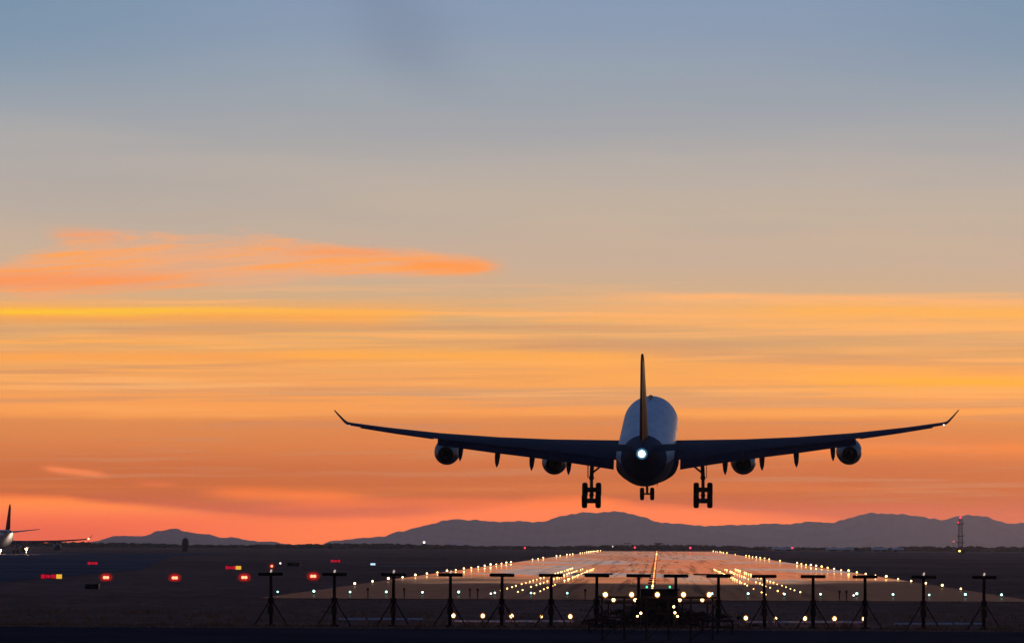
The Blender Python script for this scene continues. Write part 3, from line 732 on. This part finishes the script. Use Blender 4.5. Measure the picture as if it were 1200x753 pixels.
    # centre gear
    b = MB(); b.tube((0, -.6, -2.6), (0, -.9, -4.62), .15, .12, 10); b.tube((-.5, -.9, -4.62), (.5, -.9, -4.62), .09, n=10); b.tube((0, -.8, -3.9), (0, 1.2, -3.0), .06, n=8)
    cg = b.build('centre_landing_gear', 'gear_metal', root, True)
    for u in (-1, 1): wheel(b, (u * .49, -.9, -4.62), .62, .42, cg)
    for u in (-1, 1):
        b = MB(); b.box((u * .98, -.2, -3.45), (.05, 1.9, .75)); b.build('gear_door', 'belly_paint', cg)
    # nose gear
    b = MB(); b.tube((0, 25.3, -2.0), (0, 25.6, -4.55), .14, .1, 10); b.tube((-.4, 25.6, -4.65), (.4, 25.6, -4.65), .08, n=10); b.tube((0, 25.5, -3.6), (0, 27.0, -2.3), .06, n=8); b.ball((0, 25.6, -4.6), .16)
    ngr = b.build('nose_landing_gear', 'gear_metal', root, True)
    for u in (-1, 1): wheel(b, (u * .38, 25.6, -4.65), .53, .34, ngr)
    for u in (-1, 1):
        b = MB(); b.box((u * .62, 25.9, -3.0), (.05, 2.2, .9)); b.build('gear_door', 'belly_paint', ngr)
    # fin and rudder
    def vring(z, yl, ch, th):
        r = wing_ring(0, 0, ch, 0, th, 0, 1); cam0 = 0
        n_ = len(r); h_ = n_ // 2; out = []
        for i, (x_, y_, z_) in enumerate(r):
            out.append((((z_ - 0.018 * ch * (1 - (2 * (-y_ / ch) - 0.9) ** 2))) * 1.05, yl + y_, z))
        return out
    b = MB(); b.loft([vring(z, yl, ch, th) for z, yl, ch, th in ((1.6, -16.6, 10.0, .085), (2.75, -18.2, 8.4, .10), (6.5, -21.9, 6.1, .098), (10.2, -26.0, 3.75, .095), (10.85, -26.9, 2.9, .08), (10.95, -27.5, 2.1, .04))])
    fn = b.build('fin', fin, root, True, ang=40)
    b = MB(); b.loft([vring(z, yl, ch, .085) for z, yl, ch in ((2.9, -26.0, 3.4), (6.5, -27.6, 2.2), (10.0, -29.4, 1.25), (10.15, -29.5, .9))]); b.build('rudder', 'rudder_paint', fn, True, ang=40)
    if landing:
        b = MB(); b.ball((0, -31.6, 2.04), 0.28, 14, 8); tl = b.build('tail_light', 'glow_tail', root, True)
        b = MB(); b.ball((0, -31.5, 2.04), 0.52, 16, 10); b.build('tail_glow_shell', 'halo_tail', tl, True)  # see-through shells around the bulb paint the tail light's glow
        b = MB(); b.ball((0, -31.48, 2.04), 0.40, 16, 10); b.build('inner_glow_shell', 'halo_tail_in', tl, True)
    return root
def wheel(_, c, r, wd, parent):
    b = MB(); h = wd / 2
    b.lathe((c[0] - h, c[1], c[2]), (1, 0, 0), [(0.02, r * .55), (0, r * .72), (.03, r * .88), (.11, r * .98), (h, r), (wd - .11, r * .98), (wd - .03, r * .88), (wd, r * .72), (wd - .02, r * .55)], 24)
    w_ = b.build('wheel', 'tyre', parent, True, ang=40)
    return w_
DP = 595.0
pc = at(758.4, 521.5, DP)
make_airliner('four-engined white airliner landing with wheels down and tail light lit', pc, (R(6.0), R(-0.25), R(-0.8)), True)
DQ = 2000.0
pq = at(-1.0, 640, DQ)
make_airliner('distant taxiing airliner cut off at the left edge of the field', (pq.x, DQ, gz(pq.x, DQ) + 5.22), (0, 0, R(13)), False)

# ------------------------------------------------------------------ localizer antenna row
def localizer(px, ytop, D, lamp, label):
    p = at(px, ytop, D); zb = gz(p.x, D); H = p.z - zb
    t = thing('localizer_antenna', label, 'antenna mast', (p.x, D, zb), 'row of T-shaped antenna masts')
    rnd = random.Random(int(px)); t.rotation_euler = (rnd.uniform(-.012, .012), rnd.uniform(-.010, .010), rnd.uniform(-.05, .05))
    b = MB(); b.tube((0, 0, 0), (0, 0, H - .08), .11, .085, 10); b.box((0, 0, .06), (.5, .5, .12)); b.tube((0, 0, H * .46), (0, 0, H * .55), .17, .17, 10); b.build('mast', 'mast_paint', t, True)
    b = MB()                                   # covered log-periodic head: wide low bar with bevelled ends, boom running forward
    W_ = .72
    ring = lambda y_, w_, h_: [(-w_, y_, H - h_ * .3), (-w_ + .06, y_, H - h_), (w_ - .06, y_, H - h_), (w_, y_, H - h_ * .3), (w_ - .04, y_, H + h_), (-w_ + .04, y_, H + h_)]
    b.loft([ring(-.30, W_ * .96, .075), (ring(-.24, W_, .095)), ring(.2, W_ * .94, .095), ring(2.2, W_ * .35, .08), ring(2.3, W_ * .3, .05)])
    b.build('antenna_head', 'mast_paint', t)
    for k, (dx_, dy_) in enumerate(((-.95, -.25), (.95, -.25), (0.0, 1.0))):
        b = MB(); b.tube((dx_ * .06, dy_ * .06, H * .5), (dx_, dy_, 0.02), .038, .038, 8); b.box((dx_, dy_, .04), (.24, .24, .08)); b.build('brace', 'stand_paint', t)
    b = MB(); b.box((0, -.17, .95), (.32, .2, .45)); b.build('junction_box', 'stand_paint', t)
    if lamp:
        b = MB(); b.tube((0, 0, H + .09), (0, 0, H + .16), .05, n=8); b.ball((.02, 0, H + .2), .06); b.build('obstruction_lamp', ['glow_dim'], t, True)
    return t
LX = [318, 392, 461, 527.5, 588, 646, 699, 748, 792, 842, 896, 953, 1014, 1082, 1153]
lampset = {0, 1, 2, 3, 13, 14}
for i, px in enumerate(LX):
    yt = 672.0 + (px - 318) * 0.0048
    if i == 0: lb = 'T-shaped antenna mast with a lamp on top, leftmost of the row below the red lamp'
    elif i == 14: lb = 'T-shaped antenna mast with a lamp on top, rightmost of the row'
    elif i == 13: lb = 'T-shaped antenna mast with a lamp on top, next to the rightmost one'
    elif i in lampset: lb = f'T-shaped antenna mast with a lamp on top, {nth(i + 1)} of the row from the left'
    elif i in (7, 8): lb = f'plain T-shaped antenna mast standing at the {"left" if i == 7 else "right"} corner of the dark shelter'
    elif i < 7: lb = f'plain T-shaped antenna mast left of the runway centreline, {nth(7 - i)} from the dark shelter'
    else: lb = f'plain T-shaped antenna mast right of the runway centreline, {nth(i - 8)} from the dark shelter'
    localizer(px, yt, 349.0, i in lampset, lb)

# equipment shelter on the centreline
D = 430.0; p = at(772.5, 700, D); zb = gz(p.x, D); hs = at(772.5, 689.5, D).z - zb
t = thing('equipment_shelter', 'dark flat-roofed equipment shelter on the runway centreline behind the antenna masts', 'shelter', (p.x, D, zb))
b = MB(); b.box((0, 0, hs * .48), (2.6, 3.0, hs * .96)); b.build('wall', 'dark_green', t)
b = MB(); b.box((0, 0, hs * .98), (2.85, 3.25, .1)); b.build('roof', 'dark_box', t)
b = MB(); b.box((-.5, -1.53, hs * .44), (.85, .05, hs * .8)); d_ = b.build('door', 'dark_box', t)
b = MB(); b.box((-.2, -1.58, hs * .42), (.05, .05, .18)); b.build('handle', 'gear_metal', d_)
b = MB(); b.box((.7, -1.53, hs * .62), (.55, .05, .4)); b.build('vent', 'mast_steel', t)

# ------------------------------------------------------------------ approach light frames and lamps
def trestle(px0, px1, pytop, D, label, nleg):
    a, c_ = at(px0, pytop, D), at(px1, pytop, D); cx = (a.x + c_.x) / 2; L = c_.x - a.x; zb = gz(cx, D); H = (a.z + c_.z) / 2 - zb
    t = thing('approach_light_stand', label, 'light frame', (cx, D, zb))
    b = MB(); b.box((0, 0, H), (L, .22, .12)); b.box((0, 0, H * .55), (L * .92, .08, .07)); b.build('crossbar', 'stand_paint', t)
    for k in range(nleg):
        x = -L * .46 + L * .92 * k / (nleg - 1); b = MB(); b.tube((x, 0, 0), (x, 0, H - .06), .05, n=8); b.box((x, 0, .04), (.22, .22, .08)); b.build('leg', 'stand_paint', t)
    b = MB()
    for k in range(nleg - 1):
        x0 = -L * .46 + L * .92 * k / (nleg - 1); x1 = x0 + L * .92 / (nleg - 1); b.tube((x0, .05, .1), (x1, .05, H * .55), .025, n=6)
    b.build('brace', 'stand_paint', t)
    return t
trestle(700, 841, 699.5, 300, 'dark wide frame carrying the upper row of five lamps', 6)
trestle(708, 834, 705.5, 353, 'dark frame carrying the lower row of four lamps', 5)
trestle(689, 722, 726, 326, 'low dark frame at left in the near foreground', 3)
trestle(822, 860, 727, 326, 'low dark frame at right in the near foreground', 3)
def lamp(px, py, D, r, label, group, base=None, gm='glow_approach', hm='halo_amber'):
    p = at(px, py, D); zb = gz(p.x, D) + 0.05 if base is None else base
    t = thing('approach_light', label, 'light', (p.x, D, zb), group); h = p.z - zb
    b = MB(); b.tube((0, .06, 0), (0, .06, h - r * .6), .03, n=6); b.build('stem', 'lamp_body', t)
    b = MB(); b.lathe((0, r * 1.5, h), (0, -1, 0), [(0, r * .35), (.05, r * .8), (r * 1.3, r * 1.0)], 14); b.build('housing', 'lamp_body', t, True)
    b = MB(); b.ball((0, 0, h), r * .86, 12, 8, 1.1); b.build('bulb', gm, t, True)
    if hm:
        b = MB(); b.ball((0, 0, h), r * 1.35, 12, 8, 1.1); b.build('glow_shell', hm, t, True)  # added amber shell, imitates the bloom round the bulb
    return t
pos5 = ['far left', 'inner left', 'middle', 'inner right', 'far right']
for px, w_ in zip((709.5, 740.3, 770.3, 801, 831), pos5):
    lamp(px, 696.2, 299.7, .115, f'amber approach lamp, {w_} of the upper five before the dark shelter', 'upper row of approach lamps', base=at(px, 698.0, 300).z)
for px, w_ in zip((719, 744.5, 796.5, 823), ('far left', 'inner left', 'inner right', 'far right')):
    lamp(px, 702.2, 352.6, .11, f'amber approach lamp, {w_} of the lower four on the dark frame', 'lower row of approach lamps', base=at(px, 704.2, 353).z)
for px, py, w_ in ((751, 717.8, 'upper of two left of the shelter base'), (747, 721.8, 'lower of two left of the shelter base'), (789.6, 710.3, 'top of three right of the shelter base'), (791, 717.3, 'middle of three right of the shelter base'), (794, 721.8, 'lowest of three right of the shelter base')):
    lamp(px, py, 340, .07, f'small warm lamp, {w_}', 'small lamps by the shelter base', hm=None)
for px, py, w_ in ((758, 687.2, 'left'), (785, 687.2, 'right')):
    lamp(px, py, 437, .09, f'green lamp above the {w_} roof corner of the dark shelter', 'green lamps at the shelter', gm='glow_pure_green', hm=None)

def rail(segs, py, D, label):
    a, c_ = at(segs[0][0], py, D), at(segs[-1][1], py, D); cx = (a.x + c_.x) / 2; zb = gz(cx, D)
    t = thing('light_bar', label, 'light bar', (cx, D, zb), 'white ground bars behind the masts')
    for s0, s1 in segs:
        p0, p1 = at(s0, py, D), at(s1, py, D)
        b = MB(); zc = p0.z - zb; b.loft([[(p_.x - cx, -.16, zc - .06), (p_.x - cx, -.15, zc - .03), (p_.x - cx, .05, zc + .06), (p_.x - cx, .15, zc + .05), (p_.x - cx, .15, zc - .06)] for p_ in (p0, p1)]); b.build('rail', 'rail_white', t)
    b = MB(); h = a.z - zb
    n_ = max(3, int((c_.x - a.x) / 1.5))
    for k in range(n_):
        x = a.x - cx + .1 + (c_.x - a.x - .2) * k / (n_ - 1); b = MB(); b.box((x, 0, h / 2 - .03), (.07, .07, max(.05, h - .05))); b.build('post', 'mast_steel', t)
RD = 365.0
rail([(397, 405.5), (407.5, 427.5), (431, 445), (449, 461), (464.5, 475), (478, 495)], 724.6, RD, 'white segmented ground bar without lamps left of the runway')
rail([(530, 588), (592, 630), (633, 672)], 727.0, RD, 'white ground bar under the left row of five amber lamps')
rail([(875, 900), (905, 950), (954, 1012)], 728.0, RD, 'white ground bar under the right row of five amber lamps')
rail([(1048, 1067), (1069, 1082), (1085, 1097), (1099.5, 1116), (1119, 1138), (1141, 1151)], 730.2, RD, 'white segmented ground bar without lamps right of the runway')
for xs, yy, sd in (((531.3, 565.8, 599.5, 634.3, 668.3), 720.7, 'left'), ((874, 909, 943.3, 978, 1012.5), 723.5, 'right')):
    for k, (px, w_) in enumerate(zip(xs, pos5)):
        dim = (sd == 'left' and k == 3) or (sd == 'right' and k == 1)
        lamp(px, yy + (0.3 if dim else 0) + k * 0.25, RD - .4, .085 if dim else .12, f'{"dimmer " if dim else ""}amber approach lamp, {w_} of five on the {sd} ground bar', f'{sd} ground bar lamps')

# ------------------------------------------------------------------ runway lights (each a small lamp on a stub)
def light_mesh(name, r, stem, gm, body='lamp_body', n=8):
    b = MB(); b.tube((0, 0, 0), (0, 0, stem), .04, .05, 6); b.cur = 1; b.ball((0, 0, stem + r * .8), r, n, 5)
    me_o = b.build(name, [body, gm], None, True); me = me_o.data; bpy.data.objects.remove(me_o); return me
def put(name, me, x, y, label, cat, group, s=1.0, lift=0.05):
    o = bpy.data.objects.new(name, me); COL.objects.link(o); o.location = (x, y, gz(x, y) + lift); o.scale = (s, s, s)
    return tag(o, label, cat, group)
me_edge = light_mesh('runway_edge_light', .15, .22, 'glow_warm')
me_edge_y = light_mesh('runway_edge_light', .15, .22, 'glow_yellow')
for sd, sx in (('left', -1), ('right', 1)):
    D = 655.0 if sx < 0 else 628.0; k = 1
    while D < 3500:
        j = random.uniform(.62, 1.1) * (1.0 + min(1.0, (D - 650) / 2500) * .35)
        if D < 1300 or random.random() > .3: put('runway_edge_light', me_edge_y if (sx > 0 and k % 4 in (1, 2)) else me_edge, CX + sx * 31.6, D, f'amber edge light on the {sd} side of the runway, {nth(k)} from the near end', 'light', f'{sd} runway edge lights', j)
        k += 1; D += 41.0 if D < 1400 else 75.0
me_tdz = light_mesh('touchdown_zone_light', .065, .03, 'glow_amber')
for sd, sx in (('left', -1), ('right', 1)):
    for row, lat in (('inner', 10.6), ('middle', 12.5), ('outer', 14.4)):
        D, k = 566.0 + {'inner': 0, 'middle': 12, 'outer': 26}[row], 1
        while D < 1090:
            if random.random() > .06:
                put('touchdown_zone_light', me_tdz, CX + sx * lat + random.uniform(-.06, .06), D + random.uniform(-3, 3), f'small amber touchdown light, {row} row {sd} of centreline, {nth(k)} from the near end', 'light', f'{row} touchdown lights {sd} of the centreline', random.uniform(.75, 1.25) * (1 + (D - 566) / 1400))
            k += 1; D += 22.5
me_cl = light_mesh('runway_centreline_light', .085, .02, 'glow_centre')
me_cl2 = light_mesh('runway_centreline_light', .085, .02, 'glow_yellow')
D, k = 600.0, 1
while D < 3480:
    if random.random() > .22: put('runway_centreline_light', me_cl2 if (D < 800 and random.random() < .5) or 2300 < D < 2700 else me_cl, CX + 0.15, D, f'{"amber"} light in the runway centreline, {nth(k)} from the near end', 'light', 'runway centreline lights', (1 + min(1.2, (D - 600) / 1400)) * random.uniform(.7, 1.15)); k += 1
    D += 20.0 if D < 1500 else 55.0
me_th = light_mesh('threshold_light', .10, .18, 'glow_green')
for k in range(22):
    px = VX + (k - 10.5) * 42.4; D = 551.0
    if 730 < px < 800: continue
    sd = 'left' if k < 11 else 'right'; q = 11 - k if k < 11 else k - 10
    put('threshold_light', me_th, lateral(px, D), D, f'pale green threshold light on the runway\'s near edge, {nth(q)} {sd} of the centreline', 'light', 'threshold lights', random.uniform(.75, 1.15) * (1.0 if q > 2 else .85))
for px, D, w_ in ((575.5, 545, 'left'), (1000.5, 545, 'right')):
    put('threshold_light', light_mesh('threshold_light', .09, .12, 'glow_white'), lateral(px, D), D, f'white light close beside a threshold light {w_} of the touchdown rows', 'light', 'threshold lights')

# approach path lights: four red units left of the runway
for k, px in enumerate((124.2, 204.8, 286.3, 367.0)):
    D = 720.0; p = at(px, 678.8 - 4.2 * (px - 124) / 243, D); zb = gz(p.x, D); h = max(.42, p.z - zb)
    t = thing('approach_path_light', f'twin red approach path light left of the runway, {["farthest from", "second farthest from", "second nearest to", "nearest to"][k]} the pavement', 'light', (p.x, D, zb), 'red approach path lights')
    b = MB(); b.box((0, .45, h), (1.15, .8, .34)); b.build('housing', 'dark_box', t)
    for u in (-1, 1):
        
        for q in (.3, .7):
            b = MB(); b.tube((u * .4, q, 0), (u * .4, q, h - .17), .04, n=6); b.build('leg', 'mast_steel', t)
        b = MB(); b.ball((u * .17, 0.02, h), .2, 12, 8, .9); b.build('lens', 'glow_red_core', t, True)
    b = MB(); b.lathe((0, 0, h), (1, 0, 0), [(-.62, .02), (-.55, .22), (-.35, .36), (0, .42), (.35, .36), (.55, .22), (.62, .02)], 14); b.build('glow_shell', 'halo_red', t, True)  # two nested shells paint the soft red glow around the lenses
    b = MB(); b.lathe((0, 0, h), (1, 0, 0), [(-.82, .02), (-.72, .3), (-.45, .5), (0, .58), (.45, .5), (.72, .3), (.82, .02)], 16); b.build('outer_glow_shell', 'halo_red_out', t, True)

# illuminated taxiway signs
def sign(px0, px1, pym, D, hpx, label, split=None):
    a, c_ = at(px0, pym, D), at(px1, pym, D); cx = (a.x + c_.x) / 2; L = c_.x - a.x; zb = gz(cx, D); h = hpx * D / F; zc = max(a.z - zb, h / 2 + .15)
    t = thing('taxiway_sign', label, 'sign', (cx, D, zb), 'lit taxiway signs')
    b = MB(); b.box((0, 0.08, zc), (L + .12, .14, h + .1)); b.build('frame', 'dark_box', t)
    s = split or 1.0; xs = -L / 2 + L * s
    b = MB(); n_ = 3
    for k in range(n_):
        w_ = L * s / n_; b.box((-L / 2 + (k + .5) * w_, -.005, zc), (w_ * .86, .03, h * (1, .8, .95)[k])); 
    b.build('red_panel', 'sign_red', t)
    if split:
        b = MB(); b.box(((xs + L / 2) / 2 + .02, -.005, zc), (L / 2 - xs - .04, .03, h * 1.1)); b.build('yellow_panel', 'sign_yellow', t)
    for u in (-.35, 0, .35):
        b = MB(); b.tube((u * L, .08, 0), (u * L, .08, zc - h / 2), .03, n=6); b.build('post', 'mast_steel', t)
sign(47.5, 72.5, 677.6, 740, 4.6, 'wide lit red and yellow taxiway sign at far left', .72)
sign(264, 282.5, 664.6, 980, 3.8, 'red and yellow taxiway sign above the third red approach path light', .64)
sign(102.5, 114.5, 659.4, 1150, 3.2, 'small red taxiway sign right of the distant airliner')
sign(387.5, 399, 656.8, 1250, 2.8, 'dim red taxiway sign beyond the second antenna mast')
# pale blue lit cabinet, dark cabinets
def cabinet(px0, px1, py0, py1, D, label, m='dark_box'):
    a, c_ = at(px0, py0, D), at(px1, py1, D); cx = (a.x + c_.x) / 2; zb = gz(cx, D); L = c_.x - a.x; H = max(.5, a.z - zb)
    t = thing('equipment_cabinet', label, 'cabinet', (cx, D, zb))
    b = MB(); b.box((0, 0, H * .5), (L, .9, H * .92)); b.build('body', m, t)
    b = MB(); b.box((0, 0, H * .97), (L + .12, 1.05, .06)); b.build('lid', 'mast_steel', t)
    b = MB(); b.box((0, -.47, H * .5), (L * .42, .04, H * .7)); b.build('door', 'mast_steel', t)
    return t
cabinet(100, 116, 687, 693, 600, 'dark equipment cabinet on the grass below the leftmost red approach path light')
cabinet(337, 352, 658.5, 661.5, 1150, 'low dark equipment cabinet on the field right of the round red lamp')
D = 1150; p = at(437, 662.5, D); zb = gz(p.x, D)
t = thing('lit_sign', 'pale blue lit sign beyond the third antenna mast', 'sign', (p.x, D, zb))
b = MB(); b.box((0, .06, .5), (1.1, .12, .5)); b.build('frame', 'dark_box', t)
b = MB(); b.box((0, -.02, .5), (.9, .03, .36)); b.build('panel', 'glow_cool', t)
for q in (-.3, .3):
    b = MB(); b.tube((q, .06, 0), (q, .06, .26), .03, n=6); b.build('post', 'mast_steel', t)
# dark marker posts on the near pavement edge
for k, px in enumerate((431.5, 474, 551, 560, 686, 984, 992)):
    D = 530.0; x = lateral(px, D); t = thing('marker_post', f'short dark marker post before the threshold, {nth(k + 1)} from the left', 'post', (x, D, gz(x, D)), 'dark marker posts at the threshold')
    b = MB(); b.tube((0, 0, 0), (0, 0, .62), .05, n=8); b.build('post', 'mast_steel', t)
    b = MB(); b.box((0, 0, .7), (.2, .12, .2)); b.build('cap', 'dark_box', t)

# ------------------------------------------------------------------ rough growth at the road edge and round the shelter
M['scrub'] = mat('scrub', (0.035, 0.022, 0.018), 1.0, 0, 0.0, 0.3, 2.0)
M['rough_grass'] = gm_ = mat('rough_grass', (0.22, 0.10, 0.06), 1.0, 0, 0.0, 0.35, 0.6)
tl_ = gm_.node_tree.nodes.new('ShaderNodeBsdfTranslucent'); tl_.inputs[0].default_value = (0.24, 0.12, 0.06, 1); mx_ = gm_.node_tree.nodes.new('ShaderNodeMixShader'); mx_.inputs[0].default_value = 0.45
gm_.node_tree.links.new(gm_.node_tree.nodes['Principled BSDF'].outputs[0], mx_.inputs[1]); gm_.node_tree.links.new(tl_.outputs[0], mx_.inputs[2]); gm_.node_tree.links.new(mx_.outputs[0], gm_.node_tree.nodes['Material Output'].inputs['Surface'])
rg = random.Random(21); b = MB()
for i in range(5200):
    D = rg.choice((rg.uniform(341.4, 349), rg.uniform(341.4, 420), rg.uniform(300, 338)) if rg.random() < .9 else (rg.uniform(341.4, 500),))
    if 300 <= D < 338.5: continue
    x = lateral(rg.uniform(-40, 1240), D); z = gz(x, D); h = rg.uniform(.07, .26) * (1 + .6 * math.sin(x * 1.7) * math.sin(x * .43))
    for q in range(4):
        a = rg.uniform(0, 6.28); w_ = rg.uniform(.02, .05); ox, oy = rg.uniform(-.15, .15), rg.uniform(-.15, .15); l = rg.uniform(-.12, .12)
        b.add([(x + ox - w_ * math.cos(a), D + oy - w_ * math.sin(a), z), (x + ox + w_ * math.cos(a), D + oy + w_ * math.sin(a), z), (x + ox + l, D + oy + l * .5, z + h * rg.uniform(.6, 1.2))], [(0, 1, 2)])
tag(b.build('rough_grass', 'rough_grass'), 'rough dry grass growing along the road edge', 'grass', kind='stuff')
b = MB()
for i in range(150):
    D = rg.uniform(344, 425); px = rg.gauss(771, 38); x = lateral(px, D); z = gz(x, D); H_ = rg.uniform(.25, .75) * max(.35, 1 - abs(px - 771) / 110); r = rg.uniform(.3, .8)
    for q in range(60):
        a, u, e = rg.uniform(0, 6.28), math.sqrt(rg.random()), rg.random()
        c_ = Vector((x + math.cos(a) * r * u * (1.1 - e * .6), D + math.sin(a) * r * u, z + H_ * e)); d1 = Vector((rg.uniform(-1, 1), rg.uniform(-1, 1), rg.uniform(-.6, 1))).normalized() * rg.uniform(.05, .12); d2 = d1.orthogonal().normalized() * rg.uniform(.02, .05)
        b.add([c_ - d1, c_ + d2, c_ + d1, c_ - d2], [(0, 1, 2, 3)])
tag(b.build('scrub', 'scrub'), 'dark low scrub growing round the shelter and approach lamps', 'scrub', kind='stuff')
